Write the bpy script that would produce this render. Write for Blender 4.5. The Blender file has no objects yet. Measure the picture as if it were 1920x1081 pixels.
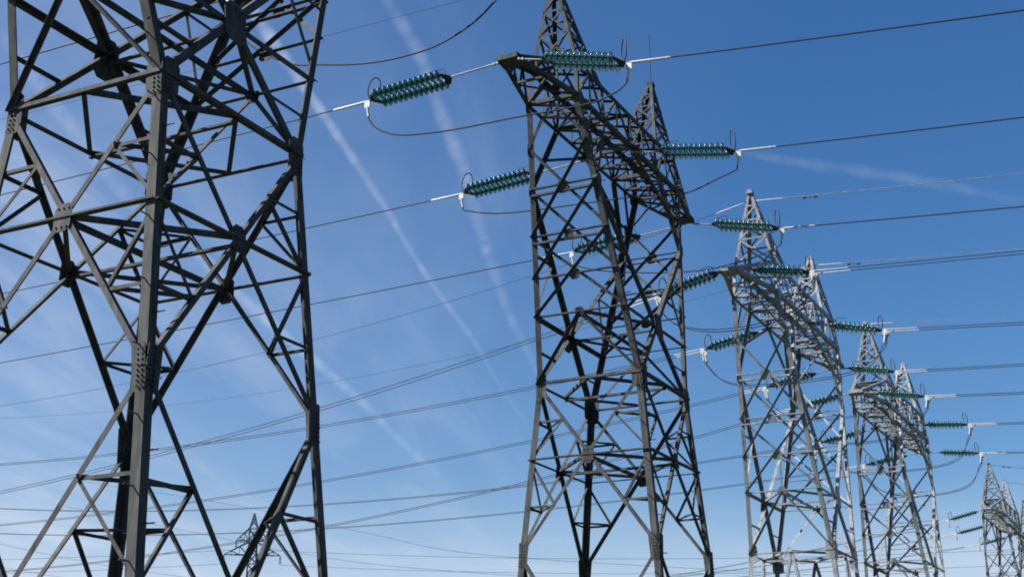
import bpy, math, random
import numpy as np
from mathutils import Vector, Matrix
SC = bpy.context.scene
COL = SC.collection
R = math.radians
random.seed(7)

# ------------------------------------------------------------------ camera
FPX, PITCH, YAW, HC = 2606.85, 18.547, 27.071, 1.6
cam_d = bpy.data.cameras.new("camera")
cam_d.sensor_fit = 'HORIZONTAL'; cam_d.sensor_width = 36.0
cam_d.lens = FPX / 1920 * 36.0
cam_d.clip_start = 0.1; cam_d.clip_end = 60000
cam = bpy.data.objects.new("camera", cam_d); COL.objects.link(cam)
cam.location = (0, 0, HC)
cam.rotation_euler = (R(90 + PITCH), 0, R(YAW))
SC.camera = cam

# ------------------------------------------------------------------ light
SUN = Vector((-0.60, -0.43, 0.68)).normalized()
SUN_EL = math.asin(SUN.z); SUN_AZ = math.atan2(SUN.x, SUN.y)      # clockwise from +Y
sl = bpy.data.lights.new("sun", 'SUN'); sl.energy = 5.0; sl.angle = R(0.53); sl.color = (1.0, 0.965, 0.91)
so = bpy.data.objects.new("sun", sl); COL.objects.link(so)
so.rotation_euler = SUN.to_track_quat('Z', 'Y').to_euler()
so.location = (-60, -40, 70)

vs = SC.view_settings
vs.view_transform = 'Standard'; vs.look = 'None'; vs.gamma = 1.0; vs.use_curve_mapping = False
vs.exposure = 1.29
SC.display_settings.display_device = 'sRGB'
SC.cycles.filter_width = 1.9; SC.cycles.max_bounces = 8; SC.cycles.transparent_max_bounces = 16

W = bpy.data.worlds.new("World"); SC.world = W; W.use_nodes = True
def build_world():
    nt = W.node_tree; nt.nodes.clear(); N = nt.nodes; L = nt.links
    out = N.new('ShaderNodeOutputWorld'); bg = N.new('ShaderNodeBackground')
    bg.inputs['Strength'].default_value = 0.05
    sky = N.new('ShaderNodeTexSky'); sky.sky_type = 'NISHITA'; sky.sun_disc = False
    sky.sun_elevation = SUN_EL; sky.sun_rotation = SUN_AZ
    sky.altitude = 100; sky.air_density = 1.0; sky.dust_density = 0.4; sky.ozone_density = 2.0
    tc = N.new('ShaderNodeTexCoord'); sep = N.new('ShaderNodeSeparateXYZ')
    L.new(tc.outputs['Generated'], sep.inputs[0])
    def math_(op, a, b=None, clamp=False):
        n = N.new('ShaderNodeMath'); n.operation = op; n.use_clamp = clamp
        for i, v in enumerate((a, b)):
            if v is None: continue
            if isinstance(v, (int, float)): n.inputs[i].default_value = v
            else: L.new(v, n.inputs[i])
        return n.outputs[0]
    z = math_('MAXIMUM', sep.outputs['Z'], 0.03)
    u = math_('DIVIDE', sep.outputs['X'], z); v = math_('DIVIDE', sep.outputs['Y'], z)
    comb = N.new('ShaderNodeCombineXYZ'); L.new(u, comb.inputs[0]); L.new(v, comb.inputs[1])
    def cirrus(rot, sx, sy, scale, lo, hi, detail=6, dist=0.4, src=None):
        mp = N.new('ShaderNodeMapping'); mp.vector_type = 'TEXTURE'; mp.inputs['Rotation'].default_value = (0, 0, rot)
        mp.inputs['Scale'].default_value = (sx, sy, 1); L.new(src or comb.outputs[0], mp.inputs[0])
        nz = N.new('ShaderNodeTexNoise'); nz.inputs['Scale'].default_value = scale
        nz.inputs['Detail'].default_value = detail; nz.inputs['Roughness'].default_value = 0.58
        nz.inputs['Distortion'].default_value = dist
        L.new(mp.outputs[0], nz.inputs['Vector'])
        mr = N.new('ShaderNodeMapRange'); mr.interpolation_type = 'SMOOTHSTEP'
        mr.inputs['From Min'].default_value = lo; mr.inputs['From Max'].default_value = hi
        L.new(nz.outputs['Fac'], mr.inputs['Value']); return mr.outputs[0]
    fine = cirrus(R(112), 3.2, 0.55, 1.6, 0.42, 0.82, 10, 0.6)
    wide = cirrus(R(-50), 1.0, 1.0, 3.2, 0.38, 0.74, 5, 0.5, tc.outputs['Generated'])
    # more high cloud towards the west (the left of the view)
    west = N.new('ShaderNodeMapRange'); west.interpolation_type = 'SMOOTHSTEP'
    west.inputs['From Min'].default_value = 0.24; west.inputs['From Max'].default_value = 0.74
    L.new(math_('MULTIPLY', sep.outputs['X'], -1.0), west.inputs['Value'])
    cov = math_('ADD', math_('ADD', math_('MULTIPLY', fine, 0.36), math_('MULTIPLY', wide, 0.26)), 0.14)
    cov = math_('MULTIPLY', cov, math_('ADD', math_('MULTIPLY', west.outputs[0], 0.95), 0.02))
    # pale layer low over the horizon
    low = N.new('ShaderNodeMapRange'); low.interpolation_type = 'SMOOTHSTEP'
    low.inputs['From Min'].default_value = 0.19; low.inputs['From Max'].default_value = 0.10
    L.new(sep.outputs['Z'], low.inputs['Value'])
    bank = cirrus(0, 4.0, 4.0, 1.0, 0.3, 0.75, 5)
    cov = math_('ADD', cov, 0.012)
    cov = math_('ADD', cov, math_('MULTIPLY', low.outputs[0], math_('ADD', math_('MULTIPLY', bank, 0.6), 0.3)), clamp=True)
    mix = N.new('ShaderNodeMix'); mix.data_type = 'RGBA'
    hs = N.new('ShaderNodeHueSaturation'); hs.inputs['Saturation'].default_value = 1.36; hs.inputs['Hue'].default_value = 0.506
    L.new(sky.outputs[0], hs.inputs['Color'])
    L.new(cov, mix.inputs['Factor']); L.new(hs.outputs[0], mix.inputs['A'])
    mix.inputs['B'].default_value = (5.3, 6.0, 7.3, 1)
    L.new(mix.outputs['Result'], bg.inputs['Color']); L.new(bg.outputs[0], out.inputs[0])
build_world()

# ------------------------------------------------------------------ materials
def new_mat(name):
    m = bpy.data.materials.new(name); m.use_nodes = True
    return m, m.node_tree, m.node_tree.nodes['Principled BSDF']
def mat_steel(name, c0, c1, rough=0.55, metallic=0.25, scale=3.0):
    m, nt, b = new_mat(name); N = nt.nodes; L = nt.links
    geo = N.new('ShaderNodeNewGeometry')
    nz = N.new('ShaderNodeTexNoise'); nz.inputs['Scale'].default_value = scale; nz.inputs['Detail'].default_value = 6
    L.new(geo.outputs['Position'], nz.inputs['Vector'])
    rp = N.new('ShaderNodeValToRGB'); rp.color_ramp.elements[0].position = 0.32; rp.color_ramp.elements[1].position = 0.7
    rp.color_ramp.elements[0].color = (*c0, 1); rp.color_ramp.elements[1].color = (*c1, 1)
    n3 = N.new('ShaderNodeTexNoise'); n3.inputs['Scale'].default_value = 1.0; n3.inputs['Detail'].default_value = 5
    mp = N.new('ShaderNodeMapping'); mp.inputs['Scale'].default_value = (14, 14, 1.6); L.new(geo.outputs['Position'], mp.inputs[0]); L.new(mp.outputs[0], n3.inputs['Vector'])
    av = N.new('ShaderNodeMath'); av.operation = 'MULTIPLY_ADD'; av.inputs[1].default_value = 0.6
    hf = N.new('ShaderNodeMath'); hf.operation = 'MULTIPLY'; hf.inputs[1].default_value = 0.4; L.new(nz.outputs['Fac'], hf.inputs[0])
    L.new(n3.outputs['Fac'], av.inputs[0]); L.new(hf.outputs[0], av.inputs[2])
    L.new(av.outputs[0], rp.inputs[0])
    n4 = N.new('ShaderNodeTexNoise'); n4.inputs['Scale'].default_value = 2.3; n4.inputs['Detail'].default_value = 8; n4.inputs['Roughness'].default_value = .7
    L.new(geo.outputs['Position'], n4.inputs['Vector'])
    m4 = N.new('ShaderNodeMapRange'); m4.inputs['From Min'].default_value = .58; m4.inputs['From Max'].default_value = .72; m4.inputs['To Max'].default_value = .6
    L.new(n4.outputs['Fac'], m4.inputs['Value'])
    mx = N.new('ShaderNodeMix'); mx.data_type = 'RGBA'; L.new(m4.outputs[0], mx.inputs['Factor']); L.new(rp.outputs[0], mx.inputs['A'])
    mx.inputs['B'].default_value = (c0[0] * 1.5, c0[1] * 1.0, c0[2] * .7, 1); L.new(mx.outputs['Result'], b.inputs['Base Color'])
    b.inputs['Metallic'].default_value = metallic; b.inputs['Specular IOR Level'].default_value = 0.12; b.inputs['Roughness'].default_value = rough
    bp = N.new('ShaderNodeBump'); bp.inputs['Strength'].default_value = 0.15; bp.inputs['Distance'].default_value = 0.004
    n2 = N.new('ShaderNodeTexNoise'); n2.inputs['Scale'].default_value = 40; L.new(geo.outputs['Position'], n2.inputs['Vector'])
    L.new(n2.outputs['Fac'], bp.inputs['Height']); L.new(bp.outputs[0], b.inputs['Normal'])
    return m
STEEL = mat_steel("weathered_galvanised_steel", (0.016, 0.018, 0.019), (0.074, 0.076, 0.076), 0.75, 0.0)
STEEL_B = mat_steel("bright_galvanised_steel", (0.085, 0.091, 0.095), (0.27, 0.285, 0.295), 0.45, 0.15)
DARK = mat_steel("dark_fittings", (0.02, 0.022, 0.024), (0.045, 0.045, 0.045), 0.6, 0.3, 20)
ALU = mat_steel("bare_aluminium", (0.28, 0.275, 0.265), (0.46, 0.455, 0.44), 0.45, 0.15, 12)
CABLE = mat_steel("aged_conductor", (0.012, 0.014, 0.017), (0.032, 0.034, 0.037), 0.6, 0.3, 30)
def mat_glass():
    m, nt, b = new_mat("green_glass")
    b.inputs['Base Color'].default_value = (0.010, 0.115, 0.092, 1)
    b.inputs['Roughness'].default_value = 0.08; b.inputs['IOR'].default_value = 1.5
    b.inputs['Transmission Weight'].default_value = 0.18
    nz = nt.nodes.new('ShaderNodeTexNoise'); nz.inputs['Scale'].default_value = 9
    geo = nt.nodes.new('ShaderNodeNewGeometry'); nt.links.new(geo.outputs['Position'], nz.inputs['Vector'])
    mr = nt.nodes.new('ShaderNodeMapRange'); mr.inputs['To Min'].default_value = 0.16; mr.inputs['To Max'].default_value = 0.45
    nt.links.new(nz.outputs['Fac'], mr.inputs['Value']); nt.links.new(mr.outputs[0], b.inputs['Roughness'])
    return m
GLASS = mat_glass()

# ------------------------------------------------------------------ mesh helpers
class MB:
    def __init__(s): s.v = []; s.f = []; s.smooth = []
    def add(s, vs_, fs, smooth=False):
        o = len(s.v); s.v += [tuple(map(float, p)) for p in vs_]
        for f in fs: s.f.append(tuple(i + o for i in f)); s.smooth.append(smooth)
    def build(s, name, mat, parent=None):
        me = bpy.data.meshes.new(name); me.from_pydata(s.v, [], s.f); me.update()
        me.polygons.foreach_set('use_smooth', s.smooth); me.materials.append(mat)
        ob = bpy.data.objects.new(name, me); COL.objects.link(ob)
        if parent is not None: ob.parent = parent
        return ob
A = lambda *p: np.array(p, float)
def unit(v): return v / np.linalg.norm(v)
def section(mb, p, q, xd, yd, prof):
    """extrude a 2D profile (in directions xd, yd) from p to q"""
    n = len(prof); vs_ = [p + xd * a + yd * b for a, b in prof] + [q + xd * a + yd * b for a, b in prof]
    fs = [(i, (i + 1) % n, n + (i + 1) % n, n + i) for i in range(n)] + [tuple(range(n))[::-1], tuple(range(n, 2 * n))]
    mb.add(vs_, fs)
def angle(mb, p, q, nrm, w=0.07, t=0.009, off=0.0, flip=False, trim=0.0, w2=None, out=False):
    """steel angle p->q: one flange in the plane facing nrm, the other standing inward"""
    p = np.array(p, float); q = np.array(q, float); e = unit(q - p)
    p = p + e * trim; q = q - e * trim
    n = unit(nrm - e * (nrm @ e)); b = np.cross(e, n)
    if flip: b = -b
    if out and b[2] > 0: b = -b
    o = n * off - b * (w / 2)
    h = w if w2 is None else w2
    section(mb, p + o, q + o, b, n if out else -n, [(0, 0), (w, 0), (w, t), (t, t), (t, h), (0, h)])
def leg_angle(mb, p, q, da, db, w=0.19, t=0.02):
    p = np.array(p, float); q = np.array(q, float); e = unit(q - p)
    a = unit(da - e * (da @ e)); b = unit(db - e * (db @ e))
    section(mb, p, q, a, b, [(0, 0), (w, 0), (w, t), (t, t), (t, w), (0, w)])
def plate(mb, c, nrm, updir, w, h, t=0.012, off=0.02, cut=0.25):
    c = np.array(c, float); n = unit(nrm); u = unit(updir - n * (updir @ n)); r = np.cross(u, n)
    k = cut * min(w, h); a, b = w / 2, h / 2
    prof = [(-a + k, -b), (a - k, -b), (a, -b + k), (a, b - k), (a - k, b), (-a + k, b), (-a, b - k), (-a, -b + k)]
    section(mb, c + n * (off - t / 2), c + n * (off + t / 2), r, u, prof)
def tube(mb, pts, r, n=8, closed=False, cap=True):
    pts = [np.array(p, float) for p in pts]; m = len(pts); rings = []
    rr = r if hasattr(r, '__len__') else [r] * m
    ref = None
    for i, p in enumerate(pts):
        if closed: t = pts[(i + 1) % m] - pts[i - 1]
        else: t = pts[min(i + 1, m - 1)] - pts[max(i - 1, 0)]
        t = unit(t)
        if ref is None: ref = A(0, 0, 1) if abs(t[2]) < 0.9 else A(0, 1, 0)
        x = unit(ref - t * (ref @ t)); y = np.cross(t, x); ref = x
        rings.append([p + rr[i] * (x * math.cos(2 * math.pi * k / n) + y * math.sin(2 * math.pi * k / n)) for k in range(n)])
    vs_ = [v for g in rings for v in g]; fs = []
    for i in range(m if closed else m - 1):
        j = (i + 1) % m
        for k in range(n):
            fs.append((i * n + k, i * n + (k + 1) % n, j * n + (k + 1) % n, j * n + k))
    mb.add(vs_, fs, True)
    if cap and not closed:
        mb.add(rings[0], [tuple(range(n))[::-1]]); mb.add(rings[-1], [tuple(range(n))])
def lathe(mb, prof, n=16):
    """profile of (x, r) about the local x axis"""
    vs_ = [(x, r * math.cos(2 * math.pi * k / n), r * math.sin(2 * math.pi * k / n)) for x, r in prof for k in range(n)]
    fs = [(i * n + k, (i + 1) * n + k, (i + 1) * n + (k + 1) % n, i * n + (k + 1) % n) for i in range(len(prof) - 1) for k in range(n)]
    mb.add(vs_, fs, True)
def spline(pts, sub=8):
    pts = [np.array(p, float) for p in pts]; P = [2 * pts[0] - pts[1]] + pts + [2 * pts[-1] - pts[-2]]; out = []
    for i in range(1, len(P) - 2):
        a, b, c, d = P[i - 1:i + 3]
        for k in range(sub):
            t = k / sub
            out.append(0.5 * (2 * b + (c - a) * t + (2 * a - 5 * b + 4 * c - d) * t * t + (3 * b - a - 3 * c + d) * t ** 3))
    out.append(pts[-1]); return out
def tag(o, label, cat, group=None, kind=None):
    o['label'] = label; o['category'] = cat
    if group: o['group'] = group
    if kind: o['kind'] = kind
    return o
def empty(name, loc):
    o = bpy.data.objects.new(name, None); o.empty_display_size = 0.3; COL.objects.link(o); o.location = loc; return o

# ------------------------------------------------------------------ ground
def ground():
    m, nt, b = new_mat("meadow_grass"); N = nt.nodes; L = nt.links
    geo = N.new('ShaderNodeNewGeometry'); nz = N.new('ShaderNodeTexNoise'); nz.inputs['Scale'].default_value = 0.15
    nz.inputs['Detail'].default_value = 10; L.new(geo.outputs['Position'], nz.inputs['Vector'])
    rp = N.new('ShaderNodeValToRGB'); rp.color_ramp.elements[0].color = (0.022, 0.034, 0.012, 1); rp.color_ramp.elements[1].color = (0.05, 0.06, 0.028, 1)
    L.new(nz.outputs['Fac'], rp.inputs[0]); L.new(rp.outputs[0], b.inputs['Base Color']); b.inputs['Roughness'].default_value = 1
    mb = MB(); S = 30000; n = 20
    for i in range(n + 1):
        for j in range(n + 1): mb.v.append((-S + 2 * S * i / n, -S + 2 * S * j / n, 0))
    for i in range(n):
        for j in range(n):
            a = i * (n + 1) + j; mb.f.append((a, a + n + 1, a + n + 2, a + 1)); mb.smooth.append(False)
    g = mb.build("ground", m); g['kind'] = 'structure'
ground()

# ------------------------------------------------------------------ lattice pylons
# local axes: x across (along the wires), y along the crossarm (away from the camera), z up
HEAD = dict(ab=3.56, bb=0.708, at=3.42, bt=0.647, ut=5.975, btip=0.207, ua=3.40)
CORN = {'L': (-1, -1), 'F': (1, -1), 'R': (1, 1), 'B': (-1, 1)}           # signs of (x, y)
FACES = {'near': ('L', 'F', A(0, -1, 0)), 'right': ('F', 'R', A(1, 0, 0)), 'far': ('R', 'B', A(0, 1, 0)), 'left': ('B', 'L', A(-1, 0, 0))}

def pylon_members(zw, aw, bw, sa, sb, zb, z_base, zx=None, zs=None, slim=1.0):
    """returns a list of (part name, MB, [sub-parts])"""
    parts = []
    H = HEAD; dz = zb - 17.07; zt = 18.125 + dz; za = 20.65 + dz - (0 if zs else 0.22)
    lv = [zw + (zb - zw) * k for k in (0.2378, 0.3754, 0.5252, 0.6973, 0.8470)]      # l1..l5
    def half(z):
        if z <= zw: return aw + sa * (zw - z), bw + sb * (zw - z)
        if z <= zb: k = (z - zw) / (zb - zw); return aw + (H['ab'] - aw) * k, bw + (H['bb'] - bw) * k
        k = (z - zb) / (zt - zb); return H['ab'] + (H['at'] - H['ab']) * k, H['bb'] + (H['bt'] - H['bb']) * k
    def P(c, z):
        a, b = half(z); sx, sy = CORN[c]; return A(sx * b, sy * a, z)
    def mid(c, d, z): return (P(c, z) + P(d, z)) / 2
    def one(name, p, q, n, w, **k):
        w *= slim; mb = MB(); angle(mb, p, q, n, w, max(0.007, w * 0.11), **k); parts.append((name, mb, [])); return mb
    def group(name, lst, w):
        for p, q, n, kw in lst:
            mb = MB(); kw = dict(kw); angle(mb, p, q, n, kw.pop('w', w) * slim, 0.007, **kw); parts.append((name, mb, []))
    def gus(c, n, up, w, h, off=.02):
        mb = MB(); plate(mb, c, n, up, w, h, off=off); bb = None
        if zs:
            bb = MB(); n_ = unit(np.array(n, float)); u = unit(up - n_ * (up @ n_)); r = np.cross(u, n_)
            for a in (-.3, 0, .3):
                for k in (-.33, .33):
                    q = np.array(c, float) + r * (a * w) + u * (k * h) + n_ * (off + .004); tube(bb, [q, q + n_ * .024], .014, 6)
        parts.append(('gusset_plate', mb, bb))
    # ---- legs
    for c, (sx, sy) in CORN.items():
        mb = MB(); da, db = A(-sx, 0, 0), A(0, -sy, 0)
        leg_angle(mb, P(c, z_base), P(c, zw), da, db, 0.155 * slim, 0.018)
        leg_angle(mb, P(c, zw), P(c, zb), da, db, 0.145 * slim, 0.016)
        leg_angle(mb, P(c, zb), P(c, zt), da, db, 0.10 * slim, 0.012)
        parts.append(('leg', mb, []))
    def fn(face, z0, z1):
        c, d, n = FACES[face]
        m = np.cross(P(d, z0) - P(c, z0), P(c, z1) - P(c, z0)); m = unit(m); return m if m @ n > 0 else -m
    def redund(lst, c, zl, cen, zc, n, w=0.055):
        """redundants between a leg and the diagonal running from the leg at zl to the centre cen at zc"""
        m = (P(c, zl) + cen) / 2; zm = m[2]
        lst.append((m, P(c, zm), n, dict(off=-0.03))); lst.append((m, P(c, zc), n, dict(off=-0.03, flip=True)))
        return m
    # ---- body below the waist
    panels = [(zw, zs, zx), (zs, z_base, None)] if zs else [(zw, z_base, None)]
    for (z1, z0, zc) in panels:
        ties = {}
        for face, (c, d, n0) in FACES.items():
            n = fn(face, z0, z1); a1, b1 = half(z1); a0, b0 = half(z0)
            if zc is None:
                k = (a1 / (a1 + a0)) if face in ('left', 'right') else (b1 / (b1 + b0)); zc_ = z1 + (z0 - z1) * k
            else: zc_ = zc
            if not zs:           # inverted V from the middle of the waist beam
                cen = mid(c, d, z1); lst = []
                for leg in (c, d):
                    one('diagonal_brace', cen, P(leg, z0), n, 0.10, off=0.012)
                    for f in (0.3, 0.6):
                        m = cen + (P(leg, z0) - cen) * f
                        lst.append((m, P(leg, m[2]), n, dict(off=-0.03))); lst.append((m, P(leg, m[2] - 1.3), n, dict(off=-0.03)))
                group('secondary_brace', lst, 0.052); continue
            cen = mid(c, d, zc_); lst = []
            for i, (leg, other) in enumerate(((c, d), (d, c))):
                one('diagonal_brace', P(leg, z1), P(other, z0), n, 0.082, off=0.014 if i == 0 else -0.004, flip=bool(i))
            for leg in (c, d):
                m = redund(lst, leg, z1, cen, zc_, n); ties.setdefault((leg, 'u'), []).append(m)
                m = redund(lst, leg, z0, cen, zc_, n); ties.setdefault((leg, 'd'), []).append(m)
            group('secondary_brace', lst, 0.052)
            if zc is not None:
                one('horizontal_beam', P(c, zc), P(d, zc), A(0, 0, -1), 0.11, w2=.03)
                gus(cen, n, A(0, 0, 1), 0.30, 0.42, 0.03)
        group('corner_brace', [(v[0], v[1], A(0, 0, -1), {}) for v in ties.values() if len(v) == 2], 0.05)
    # ---- diaphragms
    for z in [zw, lv[0]] + ([zx] if zx else []):
        ms = [mid(c, d, z) for c, d, n in FACES.values()]
        lst = [(ms[i], ms[(i + 1) % 4], A(0, 0, -1), {}) for i in range(4)]
        if z != zw: lst += [(ms[0], ms[2], A(0, 0, -1), dict(off=0.05)), (ms[1], ms[3], A(0, 0, -1), dict(off=0.1))]
        else: lst += [(ms[1], ms[3], A(0, 0, -1), dict(off=0.08))]
        group('diaphragm_brace', lst, 0.075)
    for face, (c, d, n) in FACES.items():
        one('horizontal_beam', P(c, zw), P(d, zw), A(0, 0, -1), 0.115 if face in ('left', 'right') else 0.10, w2=0.06 if zs else 0.025)
    # ---- upper body: narrow faces with overlapping crosses
    for face in ('near', 'far'):
        c, d, n0 = FACES[face]; n = fn(face, zw, zb); l1, l2, l3, l4, l5 = lv
        for lo, hi in ((l1, l3), (l2, l4), (l3, l5)):
            one('diagonal_brace', P(c, lo), P(d, hi), n, 0.068, off=0.012, out=True)
            one('diagonal_brace', P(d, lo), P(c, hi), n, 0.065, off=-0.004, flip=True)
        for z in (l2, l3, l4, l1):
            one('horizontal_beam', P(c, z), P(d, z), A(0, 0, -1), 0.09, w2=.03)
        for z in (l3, l4):
            one('horizontal_beam', P(c, z - 0.17), P(d, z - 0.17), A(0, 0, -1), 0.09, w2=.05)
        m = mid(c, d, l1)
        for leg in (c, d): one('diagonal_brace', m, P(leg, zw), n, 0.075, off=0.012, out=True)
        for z, s in ((l4 - 0.05, 0.30), (l3 - 0.05, 0.24), (l2, 0.26), (l1, 0.24)):
            gus(mid(c, d, z), n, A(0, 0, 1), s, s * 1.1, 0.03)
        one('diagonal_brace', P(c, l5), mid(c, d, zb), n, 0.07, off=0.012); one('diagonal_brace', P(d, l5), mid(c, d, zb), n, 0.07, off=0.012)
    # ---- upper body: wide faces, one big cross
    ub = lambda s, v: A(v * H['bb'], s, zb)
    for face in ('right', 'left'):
        c, d, n0 = FACES[face]; n = fn(face, zw, zb); v = n0[0]; l1, l2, l3, l4, l5 = lv
        cen = mid(c, d, l1); lst = []
        one('diagonal_brace', P(c, zw), P(d, l4), n, 0.125, off=0.014)
        one('diagonal_brace', P(d, zw), P(c, l4), n, 0.125, off=-0.006, flip=True)
        one('horizontal_beam', P(c, l1), P(d, l1), n, 0.10, off=-0.02)
        gus(cen, n, A(0, 0, 1), 0.50, 0.70, 0.035)
        for leg in (c, d):
            m = (cen + P(leg, l4)) / 2
            lst += [(m, P(leg, m[2]), n, dict(off=-0.03)), (m, P(leg, l1 + 0.2), n, dict(off=-0.03)), (m, P(leg, l4 - 0.25), n, dict(off=-0.03))]
            m2 = (cen + P(leg, zw)) / 2
            lst += [(m2, P(leg, m2[2]), n, dict(off=-0.03))]
            sy = CORN[leg][1]
            one('diagonal_brace', P(leg, l4), ub(sy * 1.9, v), n, 0.11, off=0.012)
            lst += [(P(leg, l5), ub(sy * 2.75, v), n, {}), (P(leg, l5), (P(leg, l4) + ub(sy * 1.9, v)) / 2, n, {})]
            one('diagonal_brace', (P(leg, l4) + ub(sy * 1.9, v)) / 2, ub(0, v), n, 0.075, off=-0.004)
        group('secondary_brace', lst, 0.055)
    for c in CORN:
        for z, w, h in ((zw, 0.36, 0.55), (lv[4], 0.26, 0.34), (lv[3], 0.26, 0.36), (zb, 0.34, 0.36)):
            sx, sy = CORN[c]; p = P(c, z)
            mb = MB(); plate(mb, p + A(0, -sy * w * 0.42, 0), A(sx, 0, 0), A(0, 0, 1), w, h, off=0.016)
            if z == zw: plate(mb, p + A(-sx * 0.12, 0, 0), A(0, sy, 0), A(0, 0, 1), 0.26, h, off=0.016)
            parts.append(('gusset_plate', mb, []))
    # ---- crossarm
    st = [-3.5, -1.85, 0, 1.85, 3.5]
    def bot(u, v): return A(v * H['bb'], u * (H['ab'] / 3.5), zb)
    def top(u, v): return A(v * H['bt'], u * (H['at'] / 3.5), zt)
    def tip(s, v): return A(v * H['btip'], s * H['ut'], zb + 0.03)
    for v in (-1, 1):
        mb = MB(); w = 0.11
        leg_angle(mb, bot(-3.5, v), bot(3.5, v), A(-v, 0, 0), A(0, 0, 1), w, 0.014)
        for s in (-1, 1): leg_angle(mb, bot(3.5 * s, v), tip(s, v), A(-v, 0, 0), A(0, 0, 1), w, 0.014)
        parts.append(('crossarm_chord', mb, []))
        mb = MB(); leg_angle(mb, top(-3.5, v), top(3.5, v), A(-v, 0, 0), A(0, 0, -1), 0.12, 0.012)
        for s in (-1, 1): leg_angle(mb, top(3.5 * s, v), tip(s, v) + A(0, 0, 0.10), A(-v, 0, 0), A(0, 0, -1), 0.10, 0.011)
        parts.append(('crossarm_chord', mb, []))
        lst = []
        n = A(v, 0, 0)
        for i, u in enumerate(st):
            if 0 < i < 4: lst.append((bot(u, v), top(u, v), n, dict(off=-0.01)))
            if i < 4:
                um = (u + st[i + 1]) / 2
                lst.append((bot(u, v), top(um, v), n, dict(off=-0.01))); lst.append((top(um, v), bot(st[i + 1], v), n, dict(off=-0.01)))
                lst.append((top(um, v), bot(um, v), n, dict(off=-0.02, w=0.05)))
        for s in (-1, 1):
            for f0, f1 in ((0.33, 0.33), (0.66, 0.66)):
                pb = bot(3.5 * s, v) + (tip(s, v) - bot(3.5 * s, v)) * f0; pt = top(3.5 * s, v) + (tip(s, v) + A(0, 0, .1) - top(3.5 * s, v)) * f1
                lst.append((pb, pt, n, dict(w=0.05)))
            lst.append((bot(3.5 * s, v), top(3.5 * s, v) + (tip(s, v) + A(0, 0, .1) - top(3.5 * s, v)) * 0.33, n, dict(w=0.05)))
            lst.append((bot(3.5 * s, v) + (tip(s, v) - bot(3.5 * s, v)) * 0.33, top(3.5 * s, v) + (tip(s, v) + A(0, 0, .1) - top(3.5 * s, v)) * 0.66, n, dict(w=0.05)))
        group('crossarm_strut', lst, 0.06)
    for fnc, n in ((bot, A(0, 0, -1)), (top, A(0, 0, 1))):
        lst = []
        for i, u in enumerate(st):
            if fnc is bot or i in (0, 2, 4): one('crossbeam', fnc(u, -1), fnc(u, 1), n, 0.10 if fnc is bot else 0.08)
            if i < 4:
                um = (u + st[i + 1]) / 2
                for v in (-1, 1):
                    lst.append((fnc(u, v), fnc(um, -v), n, dict(off=-0.03))); lst.append((fnc(um, -v), fnc(st[i + 1], v), n, dict(off=-0.045)))
                if fnc is bot: lst.append((fnc(um, -1), fnc(um, 1), n, dict(off=-0.02)))
        for s in (-1, 1):
            e0, e1 = fnc(3.5 * s, -1), fnc(3.5 * s, 1); t0, t1 = tip(s, -1), tip(s, 1)
            if fnc is top: t0, t1 = t0 + A(0, 0, .1), t1 + A(0, 0, .1)
            g0, g1 = (e0 + t0) / 2, (e1 + t1) / 2
            lst += [(e0, g1, n, {}), (e1, g0, n, {}), (g0, g1, n, {}), (g0, t1, n, dict(off=-.01))]
        group('crossarm_lacing', lst, 0.055)
    for s in (-1, 1):
        mb = MB(); c = A(0, s * (H['ut'] - 0.16), zb + 0.03)
        section(mb, c + A(0, 0, -0.012), c + A(0, 0, 0.0), A(1, 0, 0), A(0, s, 0), [(-.31, -.26), (.31, -.26), (.27, .2), (-.27, .2)])
        section(mb, c + A(0, 0, 0.10), c + A(0, 0, 0.115), A(1, 0, 0), A(0, s, 0), [(-.30, -.2), (.30, -.2), (.27, .2), (-.27, .2)])
        section(mb, c + A(-.27, s * .2, 0), c + A(.27, s * .2, 0), A(0, s, 0), A(0, 0, 1), [(0, 0), (.014, 0), (.014, .10), (0, .10)])
        for x in (-.23, .23):
            tube(mb, [c + A(x, s * .12, -.05), c + A(x, s * .12, .16)], 0.025, 8)
        parts.append(('crossarm_tip', mb, []))
    for v in (-1, 1):
        mb = MB(); plate(mb, bot(0, v) + A(v * .05, 0, 0), A(0, 0, -1), A(0, 1, 0), 0.26, 0.42, off=0.01); parts.append(('attachment_plate', mb, []))
    # ---- earth wire peaks
    for s in (-1, 1):
        mb = MB(); ap = A(0, s * H['ua'], za)
        base = [A(v * H['bt'], s * y, zt) for y in (H['at'], 1.95) for v in (-1, 1)]
        apx = [ap + A(v * .07, s * (0.05 if j < 2 else -.09), 0) for j, v in enumerate((-1, 1, -1, 1))]
        nrms = [A(-1, s, 0), A(1, s, 0), A(-1, -s, 0), A(1, -s, 0)]
        for b, a_, n in zip(base, apx, nrms):
            leg_angle(mb, b, a_, A(-n[0], 0, 0), A(0, -n[1], 0), 0.085, 0.011)
        fr = [0, 0.36, 0.62, 0.82]
        ring = lambda j, f: base[j] + (apx[j] - base[j]) * f
        for j0, j1, n in ((0, 1, A(0, s, 0)), (2, 3, A(0, -s, .5)), (0, 2, A(-1, 0, 0)), (1, 3, A(1, 0, 0))):
            for i, f in enumerate(fr):
                angle(mb, ring(j0, f), ring(j1, f), n, 0.05, 0.007)
                if i < 3:
                    angle(mb, ring(j0, f), ring(j1, fr[i + 1]), n, 0.05, 0.007, off=.008)
                    if i < 2: angle(mb, ring(j1, f), ring(j0, fr[i + 1]), n, 0.05, 0.007, off=-.006)
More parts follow.
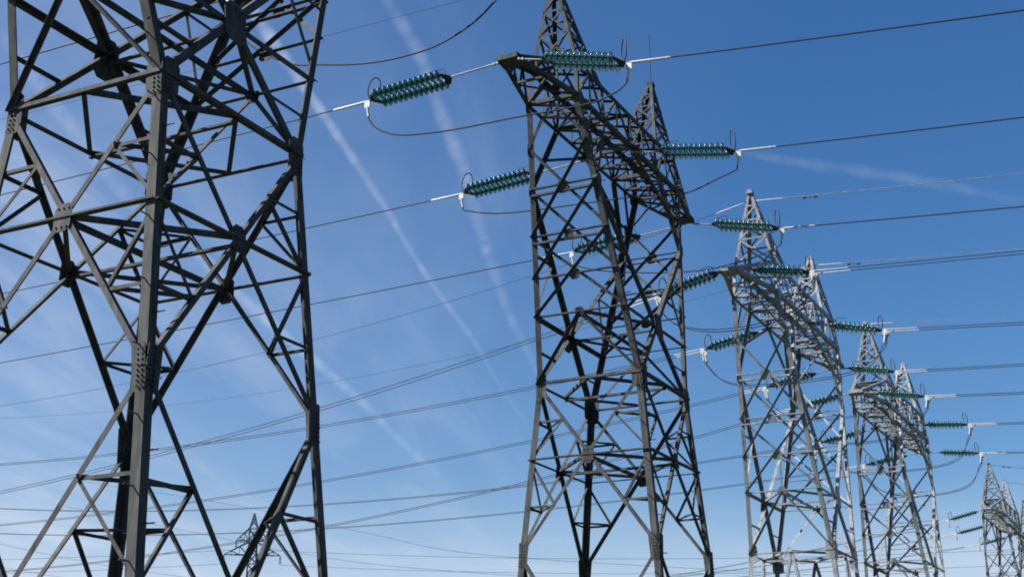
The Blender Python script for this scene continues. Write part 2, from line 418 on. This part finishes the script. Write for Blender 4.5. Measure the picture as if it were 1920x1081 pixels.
        section(mb, ap + A(0, s * -.12, -.03), ap + A(0, s * .12, -.03), A(1, 0, 0), A(0, 0, 1), [(-.10, 0), (.10, 0), (.07, .12), (-.07, .12)])
        parts.append(('earth_wire_peak', mb, []))
    # ---- splice plates with bolts
    if zs:
        for c, (sx, sy) in CORN.items():
            for z, h in ((zs, 0.62), (zw - 0.1, 0.5)):
                mb = MB(); bb = MB(); e = unit(P(c, zw) - P(c, z_base)); p = P(c, z)
                plate(mb, p + A(-sx * .11, 0, 0), A(0, sy, 0), e, 0.22, h, off=.012, cut=.08)
                plate(mb, p + A(0, -sy * .12, 0), A(sx, 0, 0), e, 0.26, h, off=.012, cut=.08)
                for k in range(8 if z == zs else 6):
                    for q in (.05, .12):
                        w = (k - (3.5 if z == zs else 2.5)) * .07
                        for base_, d in ((p + A(-sx * q, 0, 0), A(0, sy, 0)), (p + A(0, -sy * q, 0), A(sx, 0, 0))):
                            cc = base_ + e * w + d * .016; tube(bb, [cc, cc + d * .026], .015, 6)
                parts.append(('splice_plate', mb, bb))
        # step bolts up one leg
        z = 2.4; k = 0
        while z < zb - 0.3:
            p = P('F', z); mb = MB()
            if k % 2 == 0: tube(mb, [p + A(-.02, .10, 0), p + A(.17, .10, 0)], .011, 6)
            else: tube(mb, [p + A(-.10, .02, 0), p + A(-.10, -.17, 0)], .011, 6)
            parts.append(('step_bolt', mb, [])); z += .45; k += 1
    return parts

def make_pylon(parts, loc, rot, label, group, merged=False):
    root = empty('lattice_pylon', loc) if not merged else None
    if merged:
        mb = MB()
        for n, m, sub in parts: mb.add(m.v, m.f)
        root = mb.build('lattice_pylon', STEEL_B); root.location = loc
    else:
        for n, m, sub in parts:
            k = len(m.f)
            if sub: m.add(sub.v, sub.f)
            o = m.build(n, STEEL, root)
            if sub:
                o.data.materials.append(DARK)
                for pl in o.data.polygons[k:]: pl.material_index = 1
    root.rotation_euler = (0, 0, rot)
    return tag(root, label, 'pylon', group)
def copy_tree(o, parent=None):
    c = o.copy(); COL.objects.link(c)
    if parent is not None: c.parent = parent
    for ch in list(o.children): copy_tree(ch, c)
    return c
ROW = 'anchor pylons standing in a receding row'
near_parts = pylon_members(10.392, 1.616, 1.399, 0.0566, 0.0914, 17.07, 0.0, zx=8.471, zs=6.153)
PY1 = (-13.356, 14.563, 0); PY2 = (-13.412, 32.0, 0); PY3 = (-11.554, 42.172, 0); PY4 = (-11.303, 55.76, -0.535); PY5 = (-12.898, 95.727, 1.31); PY6 = (-12.9, 111.2, 1.31)
p1 = make_pylon(near_parts, PY1, 0, 'nearest steel lattice pylon filling the left side, its top out of the picture', ROW)
p2 = copy_tree(p1); p2.location = PY2; tag(p2, 'tall dark lattice pylon in the middle with a thin rod on its rear peak', 'pylon', ROW)
rod = MB(); tube(rod, [(0, 3.40, 20.7), (0, 3.40, 22.35)], 0.012, 6); rod.build('lightning_rod', DARK, p2)
far_parts = pylon_members(7.318, 1.344, 1.286, 0.055, 0.09, 14.68, -1.4, slim=0.84)
p3 = make_pylon(far_parts, PY3, R(0.0), 'grey lattice pylon right behind the tall dark middle one, with twin wires', ROW)
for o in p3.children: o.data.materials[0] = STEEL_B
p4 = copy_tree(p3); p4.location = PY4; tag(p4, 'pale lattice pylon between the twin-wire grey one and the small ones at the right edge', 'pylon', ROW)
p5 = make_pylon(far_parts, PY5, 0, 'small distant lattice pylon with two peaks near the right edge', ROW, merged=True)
p6 = p5.copy(); COL.objects.link(p6); p6.location = PY6; tag(p6, 'last distant lattice pylon of the row, cut off by the right edge', 'pylon', ROW)

# ------------------------------------------------------------------ insulator strings
def disc_mesh():
    mb = MB()
    lathe(mb, [(0.052, 0.042), (0.057, 0.07), (0.064, 0.105), (0.076, 0.134), (0.085, 0.142), (0.092, 0.136), (0.087, 0.118), (0.097, 0.104),
               (0.089, 0.090), (0.099, 0.074), (0.091, 0.055), (0.093, 0.030)], 18)
    me = bpy.data.meshes.new('glass_disc'); me.from_pydata(mb.v, [], mb.f); me.update()
    me.polygons.foreach_set('use_smooth', mb.smooth); me.materials.append(GLASS); return me
DISC = disc_mesh()
PITCH_D = 0.146
def insulator(att, T, wire_dir, n, label, group, twin=0.0, detail=True, row=0.225, ring=1.0, gap=0.30):
    """double string from tower point att to the conductor joint T; local x runs along the string"""
    att = A(*att); T = A(*T); e = unit(T - att); y = unit(A(0, 1, 0) - e * e[1]); zz = np.cross(e, y)
    if zz[2] < 0: zz = -zz
    Ltot = np.linalg.norm(T - att); DL = n * PITCH_D; x1 = Ltot - gap - DL; x2 = x1 + DL
    M = Matrix(((e[0], y[0], zz[0], att[0]), (e[1], y[1], zz[1], att[1]), (e[2], y[2], zz[2], att[2]), (0, 0, 0, 1)))
    root = empty('insulator_string', att); root.matrix_world = M
    # mirrored frames are avoided so that meshes keep their winding
    hand = np.dot(np.cross(e, y), zz)
    if hand < 0:
        y = -y; M = Matrix(((e[0], y[0], zz[0], att[0]), (e[1], y[1], zz[1], att[1]), (e[2], y[2], zz[2], att[2]), (0, 0, 0, 1))); root.matrix_world = M
    sgn = 1 if y[1] > 0 else -1
    mb = MB(); tube(mb, [(0, 0, 0), (max(x1 - .12, .1), 0, 0)], .022, 8)
    for k in range(2): tube(mb, [(.02 + .1 * k, -.035, 0), (.02 + .1 * k, .035, 0)], .03, 8)
    mb.build('link_rod', STEEL_B, root)
    mb = MB(); section(mb, A(0, 0, -.012), A(0, 0, .012), A(1, 0, 0), A(0, 1, 0), [(x1 - .17, -.05), (x1 - .02, -row - .05), (x1 + .03, -row - .05), (x1 + .03, row + .05), (x1 - .02, row + .05), (x1 - .17, .05)])
    if detail: mb.build('yoke_plate', DARK, root); mb = MB()
    section(mb, A(0, 0, -.012), A(0, 0, .012), A(1, 0, 0), A(0, 1, 0), [(x2 + .19, .05), (x2 + .05, row + .05), (x2 - .01, row + .05), (x2 - .01, -row - .05), (x2 + .05, -row - .05), (x2 + .19, -.05)])
    tube(mb, [(x2 + .15, 0, 0), (Ltot, 0, 0)], .022, 8)
    mb.build('yoke_plate', DARK, root)
    for s in (-1, 1):
        mb = MB(); tube(mb, [(x1 + .01, s * row, 0), (x2, s * row, 0)], .016, 8)
        for k in range(n):
            lp = [(x1 + k * PITCH_D + .0, .02), (x1 + k * PITCH_D + .004, .046), (x1 + k * PITCH_D + .05, .052), (x1 + k * PITCH_D + .062, .03)]
            m2 = MB(); lathe(m2, lp, 10); mb.add([(a, b + s * row, c) for a, b, c in m2.v], m2.f, True)
        o = mb.build('disc_row', DARK, root)
        for k in range(n):
            d = bpy.data.objects.new('glass_disc', DISC); COL.objects.link(d); d.parent = o; d.location = (x1 + k * PITCH_D, s * row, 0)
    # arcing ring at the line end and horn at the tower end
    mb = MB(); u = unit(A(1, 1.0 * sgn, 0)); w = unit(np.cross(A(0, 0, 1), u)); zt_ = unit(A(-.25, 0, 1))
    c = A(x2 + .10, 0, .30 * ring)
    tube(mb, [c + w * (.15 * ring * math.cos(t)) + zt_ * (.29 * ring * math.sin(t)) for t in np.linspace(0, 2 * math.pi, 25)[:-1]], .017, 6, closed=True)
    tube(mb, [(x2 + .12, 0, 0), (x2 + .10, 0, .03)], .016, 6)
    mb.build('arcing_ring', STEEL, root)
    if detail:
        mb = MB(); tube(mb, spline([(x1 - .02, 0, .0), (x1 - .01, 0, .2), (x1 + .05, 0, .27), (x1 + .20, 0, .29), (x1 + .34, 0, .30)], 4), .010, 6); mb.build('arcing_horn', DARK, root)
    # dead-end clamps
    Mi = np.array(M.inverted()); wd = Mi[:3, :3] @ unit(A(*wire_dir)); dn = Mi[:3, :3] @ A(0, 0, -1)
    ends = []
    for q in ((0,) if not twin else (-twin / 2, twin / 2)):
        o0 = A(Ltot, q, 0); mb = MB()
        if twin and q < 0:
            tube(mb, [(Ltot - .04, -twin / 2, 0), (Ltot - .04, twin / 2, 0)], .02, 6)
        tube(mb, [o0 - wd * .04, o0 + wd * .05, o0 + wd * .5, o0 + wd * .96, o0 + wd * 1.0], [v * (.58 if twin else .92) for v in (.026, .032, .030, .030, .02)], 10)
        section(mb, o0 + dn * .0, o0 + dn * .16, wd, A(0, 1, 0), [(-.07, -.02), (.07, -.02), (.07, .02), (-.07, .02)])
        tube(mb, [o0 + dn * .12, o0 + dn * .22 - wd * .01, o0 + dn * .42 - wd * .05], [.03, .032, .03], 8)
        mb.build('dead_end_clamp', ALU, root)
        G = np.array(M)
        tow = lambda p: (G @ np.append(p, 1))[:3]
        ends.append((tow(o0 + wd * .97), tow(o0 + dn * .42 - wd * .05)))
    return tag(root, label, 'insulator', group), ends

def wire_pts(p0, sx, slope, curv, length, n=60):
    return [A(p0[0] + sx * length * (i / n) ** 1.3, p0[1], p0[2] + slope * length * (i / n) ** 1.3 + curv * (length * (i / n) ** 1.3) ** 2) for i in range(n + 1)]
def cable(name, runs, r, label, cat, group, part='conductor', mat=None, spacers=()):
    """a cable; twin bundles get one part per strand"""
    mat = mat or CABLE
    if len(runs) == 1:
        mb = MB(); tube(mb, runs[0], r, 6); o = mb.build(name, mat)
    else:
        o = empty(name, runs[0][0])
        for run in runs:
            mb = MB(); tube(mb, [p - runs[0][0] for p in run], r, 6); mb.build(part, mat, o)
    return tag(o, label, cat, group)

STR = 'double strings of green glass discs'
LINES = 'conductors strung from the pylons'
JUMP = 'jumper loops hanging below the crossarms'
where = {1: 'of the nearest pylon', 2: 'of the dark middle pylon', 3: 'of the grey twin-wire pylon', 4: 'of the pale fourth pylon', 5: 'of the small right-edge pylon'}
arm = {'n': 'front crossarm tip', 'm': 'crossarm middle', 'f': 'rear crossarm tip'}

def phase(k, w, py, att_l, T_l, att_r, T_r, n, lw, rw, jump=None, twin=0.0, rr=.019, detail=True, row=.225, ring=1.0, sides='lr'):
    """lw / rw: (slope, curvature, length) of the conductor leaving left / right"""
    Y = py; e = {}
    for s, att, T, wv in (('l', att_l, T_l, lw), ('r', att_r, T_r, rw)):
        if s not in sides: continue
        sx = -1 if s == 'l' else 1; word = 'left' if s == 'l' else 'right'
        _, ends = insulator((att[0], Y, att[1]), (T[0], Y, T[1]), (sx, 0, wv[0]), n - (1 if s == 'r' else 0),
                            'green insulator string reaching %s from %s %s' % (word, arm[w], where[k]), STR, twin, detail, row, ring)
        e[s] = ends
        runs = [wire_pts(p, sx, *wv) for p, _ in ends]
        cable('power_line', runs, rr, 'dark %s running %s from %s %s' % ('pair of wires' if twin else 'single wire', word, arm[w], where[k]), 'power line', LINES)
    if jump and len(sides) == 2:
        runs = []
        for i in range(len(e['l'])):
            a, b = e['l'][i][1], e['r'][i][1]; off = a[1] - Y
            runs.append(spline([a, a + A(.01, 0, -.07)] + [A(x, Y + off, z) for x, z in jump if a[0] + .10 < x < b[0] - .25 and z < (a[2] if x - a[0] < b[0] - x else b[2]) - .06] + [b + A(-.05, 0, -.1), b], 8))
        cable('jumper_cable', runs, rr, 'dark jumper %s sagging under %s %s' % ('pair' if twin else 'loop', arm[w], where[k]), 'jumper cable', JUMP)

# nearest pylon: only the rear phase reaches the picture
phase(1, 'f', 20.54, (-13.62, 17.04), (-17.3, 16.9), (-13.1, 17.04), (-10.0, 16.3), 13, (0.001, .0006, 150), (-.09, .0006, 90),
      [(-16.6, 15.6), (-15.6, 14.95), (-14.82, 14.73), (-13.8, 14.51), (-12.94, 14.44), (-12.1, 14.5), (-11.35, 14.77), (-10.83, 15.15), (-10.35, 15.6)])
# middle pylon
phase(2, 'n', 26.02, (-13.66, 17.06), (-17.30, 16.87), (-13.13, 17.04), (-10.36, 16.28), 13, (-.018, .0004, 160), (-.108, .0009, 90),
      [(-17.0, 16.08), (-16.4, 15.78), (-15.5, 15.64), (-14.6, 15.58), (-13.2, 15.55), (-12, 15.5), (-11.2, 15.5), (-10.7, 15.62)])
phase(2, 'm', 32.0, (-14.10, 17.0), (-17.97, 16.74), (-12.72, 16.97), (-9.78, 16.40), 13, (-.022, .0003, 160), (-.085, .0009, 90),
      [(-17.7, 16.16), (-16.9, 15.95), (-15.8, 15.83), (-14.0, 15.74), (-12.6, 15.66), (-11.3, 15.5), (-10.3, 15.76), (-9.95, 16.0)])
phase(2, 'f', 37.98, (-13.66, 17.05), (-17.27, 16.80), (-13.15, 17.05), (-10.41, 16.42), 13, (-.030, .0004, 160), (-.085, .0009, 90),
      [(-17.1, 16.3), (-16.2, 16.0), (-15, 15.75), (-14, 15.6), (-12.8, 15.5), (-11.6, 15.6), (-10.9, 15.75)])
# twin-wire pylon
sags = [(0, 0)]
def jl(xl, xr, z, d): return [(xl + .5, z - .75 * d), (xl + 1.3, z - d), ((xl + xr) / 2, z - 1.08 * d), (xr - 1.3, z - d * 1.02), (xr - .5, z - .8 * d)]
phase(3, 'n', 36.2, (-11.80, 14.72), (-13.72, 14.30), (-11.35, 14.72), (-9.12, 14.28), 10, (-.205, .0026, 62), (-.062, .0009, 80), jl(-13.7, -9.1, 14.2, 1.15), .26, .012, True, .17, .8)
phase(3, 'm', 42.17, (-12.25, 14.67), (-14.45, 14.27), (-10.88, 14.66), (-8.50, 14.12), 10, (-.095, .0022, 70), (-.085, .0009, 80), jl(-14.4, -8.5, 14.1, 1.2), .26, .012, True, .17, .8)
phase(3, 'f', 48.15, (-11.80, 14.72), (-14.20, 14.33), (-11.35, 14.72), (-9.42, 14.34), 10, (-.122, .0017, 75), (-.066, .0009, 80), jl(-14.1, -9.4, 14.2, 1.2), .26, .012, True, .17, .8)
# fourth pylon
phase(4, 'n', 49.79, (-11.55, 14.18), (-13.7, 13.83), (-11.1, 14.18), (-8.78, 13.74), 10, (-.185, .0024, 80), (-.075, .0009, 80), jl(-13.6, -8.8, 13.6, 1.2), .26, .012, False, .17, .8)
phase(4, 'm', 55.76, (-12.0, 14.13), (-14.3, 13.75), (-10.63, 14.12), (-8.30, 13.90), 10, (-.07, .0020, 90), (-.075, .0009, 80), jl(-14.2, -8.3, 13.7, 1.3), .26, .012, False, .17, .8)
phase(4, 'f', 61.74, (-11.55, 14.18), (-13.9, 13.85), (-11.1, 14.18), (-8.86, 13.92), 10, (-.07, .0016, 90), (-.070, .0009, 80), jl(-13.8, -8.9, 13.7, 1.3), .26, .012, False, .17, .8)
# small pylon at the right edge (its right side lies outside the picture)
phase(5, 'n', 89.75, (-13.1, 16.0), (-15.3, 15.5), (0, 0), (0, 0), 10, (-.16, .0018, 100), (0, 0, 0), None, .26, .012, False, .17, .8, 'l')
phase(5, 'm', 95.73, (-13.7, 15.95), (-15.9, 15.5), (0, 0), (0, 0), 10, (-.12, .0018, 100), (0, 0, 0), None, .26, .012, False, .17, .8, 'l')
phase(5, 'f', 101.7, (-13.1, 16.0), (-15.4, 15.5), (0, 0), (0, 0), 10, (-.10, .0018, 100), (0, 0, 0), None, .26, .012, False, .17, .8, 'l')

# ------------------------------------------------------------------ earth wires with grips and dampers
EW = 'thin earth wires on the pylon peaks'
def earth_wire(p, sx, slope, curv, length, label, grip=True, damper=None, r=.008, mat=None):
    p = A(*p); o = empty('earth_wire', p)
    run = [q - p for q in wire_pts(p, sx, slope, curv, length)]
    mb = MB(); tube(mb, run, r, 6); mb.build('wire', mat or CABLE, o)
    d = unit(A(sx, 0, slope))
    if grip: mb = MB(); tube(mb, [d * .18, d * .25, d * 1.0, d * 1.1], [.012, .022, .020, .01], 8); mb.build('dead_end_grip', ALU, o)
    if damper:
        c = d * damper + A(0, 0, -.05); mb = MB()
        tube(mb, [c - d * .2, c + d * .2], .008, 6)
        for s in (-1, 1): tube(mb, [c + d * (s * .13), c + d * (s * .22)], .035, 8)
        tube(mb, [c, c + A(0, 0, .06)], .015, 6); mb.build('vibration_damper', DARK, o)
    tag(o, label, 'earth wire', EW)
earth_wire((-13.45, 28.6, 20.72), -1, .002, .0003, 150, 'thin earth wire running left from the out-of-frame peak of the dark middle pylon', False)
earth_wire((-11.6, 38.77, 17.78), -1, -.19, .0030, 60, 'thin earth wire sloping left from the front peak of the grey twin-wire pylon')
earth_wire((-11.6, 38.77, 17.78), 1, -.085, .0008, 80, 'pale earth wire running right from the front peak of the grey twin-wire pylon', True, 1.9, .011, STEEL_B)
earth_wire((-11.55, 45.57, 17.82), -1, -.15, .0030, 60, 'thin earth wire sloping left from the rear peak of the grey twin-wire pylon', True, None, .006)
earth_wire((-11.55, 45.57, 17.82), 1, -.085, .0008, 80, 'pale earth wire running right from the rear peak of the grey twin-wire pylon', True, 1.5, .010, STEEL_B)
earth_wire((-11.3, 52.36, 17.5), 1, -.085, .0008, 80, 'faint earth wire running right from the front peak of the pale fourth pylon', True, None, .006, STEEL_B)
earth_wire((-12.9, 92.33, 19.25), 1, -.20, .0030, 60, 'faint earth wire running right from the front peak of the small right-edge pylon', False, 1.1, .012)
earth_wire((-12.9, 99.1, 19.25), 1, -.20, .0030, 60, 'faint earth wire running right from the rear peak of the small right-edge pylon', False, None, .012)

# ------------------------------------------------------------------ far suspension pylon and its wires
def far_pylon():
    root = empty('suspension_pylon', (-121.9, 158.5, 0)); zt = 34.2
    th = R(37.5)                                                     # faces the camera squarely
    body = MB(); n = A(0, -1, 0)
    hw = lambda z: 0.62 + max(0, 26 - z) * .075 if z < 31.9 else max(.04, .62 * (zt - z) / 2.3)
    zs_ = [0, 5, 10, 14.5, 18, 21, 23.5, 25.5, 27, 28.4, 30.2, 31.9, 33.2, 34.1]
    cn = [(-1, -1), (1, -1), (1, 1), (-1, 1)]
    p = lambda c, z: A(c[0] * hw(z), c[1] * hw(z), z)
    for c in cn:
        for i in range(len(zs_) - 1): angle(body, p(c, zs_[i]), p(c, zs_[i + 1]), A(c[0], c[1], 0), .16, .02)
    body.build('leg_frame', STEEL, root)
    lac = MB()
    for i in range(len(zs_) - 1):
        for j in range(4):
            c, d = cn[j], cn[(j + 1) % 4]; nn = A(c[0] + d[0], c[1] + d[1], 0)
            angle(lac, p(c, zs_[i]), p(d, zs_[i + 1]), nn, .09, .012); angle(lac, p(d, zs_[i]), p(c, zs_[i + 1]), nn, .09, .012)
            angle(lac, p(c, zs_[i]), p(d, zs_[i]), nn, .09, .012)
    lac.build('lacing', STEEL, root)
    for s in (-1, 1):
        for zb_, zt_, ln in ((30.2, 31.9, 2.3), (28.4 - .2, 30.0, 3.9)):
            a = MB(); tp = A(s * ln, 0, zb_)
            for y in (-1, 1):
                b0, t0 = A(s * hw(zb_), y * hw(zb_), zb_), A(s * hw(zt_), y * hw(zt_), zt_)
                angle(a, b0, tp, A(0, y, 0), .11, .015); angle(a, t0, tp, A(0, y, 0), .11, .015)
                for f in (.35, .7): angle(a, b0 + (tp - b0) * f, t0 + (tp - t0) * f, A(0, y, 0), .07, .01)
                angle(a, b0, t0 + (tp - t0) * .35, A(0, y, 0), .07, .01); angle(a, b0 + (tp - b0) * .35, t0 + (tp - t0) * .7, A(0, y, 0), .07, .01)
            a.build('crossarm', STEEL, root)
            ins = MB(); m2 = MB()
            tube(m2, [tp, tp + A(0, 0, -1.3)], .02, 6)
            for k in range(7):
                zc = tp[2] - .15 - k * .15; tube(m2, [A(tp[0], 0, zc), A(tp[0], 0, zc - .06)], .16, 8)
            m2.build('suspension_string', GLASS, root)
    root.rotation_euler = (0, 0, th)
    tag(root, 'tiny distant two-armed pylon seen low between the legs of the nearest pylon', 'pylon')
    c, s = math.cos(th), math.sin(th)
    def wp(x, z): return A(-121.9 + x * c, 158.5 + x * s, z)
    FW = 'thin wires of the distant pylon'
    for x, z, word in ((-2.3, 28.9, 'upper left'), (-3.9, 26.9, 'lower left'), (2.3, 28.9, 'upper right'), (3.9, 26.9, 'lower right')):
        p0 = wp(x, z)
        sx = -1 if x < 0 else 1
        pts = [p0 + A(sx * c, sx * s * .6, 0) * d + A(0, 0, -.045 * d + .00035 * d * d) for d in np.linspace(0, 120, 30)]
        cable('power_line', [pts], .022, 'faint thin wire leaving the %s arm of the tiny distant pylon' % word, 'power line', FW)
far_pylon()
def far_wire(pts, r, label): cable('power_line', [spline(pts, 6)], r, label, 'power line', 'faint wires low in the left of the sky')
far_wire([(-150, 150, 40), (-118, 150, 33.5), (-98, 150, 28.6), (-80, 150, 24.6), (-40, 150, 20)], .02, 'very faint wire sloping down from the left edge past the nearest pylon foot')
far_wire([(-150, 150, 36), (-126, 150, 30.6), (-108, 150, 26.6), (-90, 150, 23.6), (-50, 150, 19)], .02, 'second very faint wire sloping down steeply in the bottom left corner')

# ------------------------------------------------------------------ contrails
def ray(x, y):
    y_, p_ = R(YAW), R(PITCH)
    fw = A(-math.sin(y_) * math.cos(p_), math.cos(y_) * math.cos(p_), math.sin(p_)); rt = A(math.cos(y_), math.sin(y_), 0); up = np.cross(rt, fw)
    return fw + rt * ((x - 960) / FPX) - up * ((y - 540.5) / FPX)
def mat_trail(name, dens, scale):
    m = bpy.data.materials.new(name); m.use_nodes = True; nt = m.node_tree; N = nt.nodes; L = nt.links; N.clear()
    out = N.new('ShaderNodeOutputMaterial'); mix = N.new('ShaderNodeMixShader'); tr = N.new('ShaderNodeBsdfTransparent')
    add = N.new('ShaderNodeMixShader'); df = N.new('ShaderNodeBsdfDiffuse'); tl = N.new('ShaderNodeBsdfTranslucent')
    for b in (df, tl): b.inputs['Color'].default_value = (.95, .95, .95, 1)
    L.new(df.outputs[0], add.inputs[1]); L.new(tl.outputs[0], add.inputs[2]); add.inputs[0].default_value = .5
    lw = N.new('ShaderNodeLayerWeight'); lw.inputs['Blend'].default_value = .5
    inv = N.new('ShaderNodeMath'); inv.operation = 'SUBTRACT'; inv.inputs[0].default_value = 1; L.new(lw.outputs['Facing'], inv.inputs[1])
    pw = N.new('ShaderNodeMath'); pw.operation = 'POWER'; pw.inputs[1].default_value = 2.4; L.new(inv.outputs[0], pw.inputs[0])
    geo = N.new('ShaderNodeNewGeometry'); nz = N.new('ShaderNodeTexNoise'); nz.inputs['Scale'].default_value = scale; nz.inputs['Detail'].default_value = 8; nz.inputs['Roughness'].default_value = .65
    L.new(geo.outputs['Position'], nz.inputs['Vector'])
    mr = N.new('ShaderNodeMapRange'); mr.inputs['From Min'].default_value = .34; mr.inputs['From Max'].default_value = .66
    mr.inputs['To Min'].default_value = .12 * dens; mr.inputs['To Max'].default_value = dens; L.new(nz.outputs['Fac'], mr.inputs['Value'])
    ml = N.new('ShaderNodeMath'); ml.operation = 'MULTIPLY'; L.new(pw.outputs[0], ml.inputs[0]); L.new(mr.outputs[0], ml.inputs[1])
    vp = N.new('ShaderNodeAttribute'); vp.attribute_name = 'vapour'; m5 = N.new('ShaderNodeMath'); m5.operation = 'MULTIPLY'
    L.new(ml.outputs[0], m5.inputs[0]); L.new(vp.outputs['Fac'], m5.inputs[1]); L.new(m5.outputs[0], mix.inputs[0]); L.new(tr.outputs[0], mix.inputs[1]); L.new(add.outputs[0], mix.inputs[2]); L.new(mix.outputs[0], out.inputs[0])
    return m
ALT = 3000.0
def contrail(px, wpx, dens, label, fade=10):
    pts = []; rad = []
    for (x, y), w in zip(px, wpx):
        w *= .62; d = ray(x, y); p = A(0, 0, HC) + d * ((ALT - HC) / d[2]); pts.append(p); rad.append(np.linalg.norm(p) / FPX * w)
    sp = spline(pts, 12); rs = np.interp(np.linspace(0, len(pts) - 1, len(sp)), range(len(pts)), rad)
    rnd = random.Random(len(label)); rs = [r * (1 + .10 * math.sin(i * .9 + rnd.random()) ) for i, r in enumerate(rs)]
    mb = MB(); tube(mb, sp, rs, 24, cap=False)
    o = mb.build('contrail', mat_trail('contrail_vapour', dens, .006))
    at_ = o.data.attributes.new('vapour', 'FLOAT', 'POINT')
    at_.data.foreach_set('value', [min(1, (i + 1) / fade, (len(rs) - i) / 14) for i in range(len(rs)) for _ in range(24)]); tag(o, label, 'contrail', 'aircraft trails across the sky')
    o.visible_shadow = True
contrail([(440, -40), (495, 52), (540, 120), (600, 205), (650, 280), (720, 385), (770, 470), (830, 560), (890, 640), (930, 710), (1000, 815)], [26, 26, 24, 20, 18, 16, 14, 12, 11, 10, 9], .36, 'long white contrail slanting down from behind the nearest pylon to the dark middle one')
contrail([(700, -40), (740, 25), (790, 110), (830, 220), (870, 320), (900, 430), (930, 520), (960, 600), (1000, 680), (1060, 810), (1100, 880)], [24, 26, 28, 30, 28, 24, 22, 20, 18, 16, 16], .38, 'broad white contrail just left of the dark middle pylon', 44)
contrail([(300, 400), (450, 555), (600, 685), (680, 755), (740, 815), (800, 870), (850, 915)], [24, 24, 22, 18, 16, 14, 12], .46, 'short fuzzy contrail low between the two nearest pylons')
contrail([(1380, 285), (1500, 305), (1640, 325), (1780, 350), (1980, 392)], [14, 20, 22, 22, 22], .075, 'thin faint contrail on the right above the twin wires')
contrail([(0, 60), (80, 170), (160, 270), (230, 360), (320, 460)], [30, 32, 32, 30, 26], .14, 'wide faint contrail at the upper left edge behind the nearest pylon')
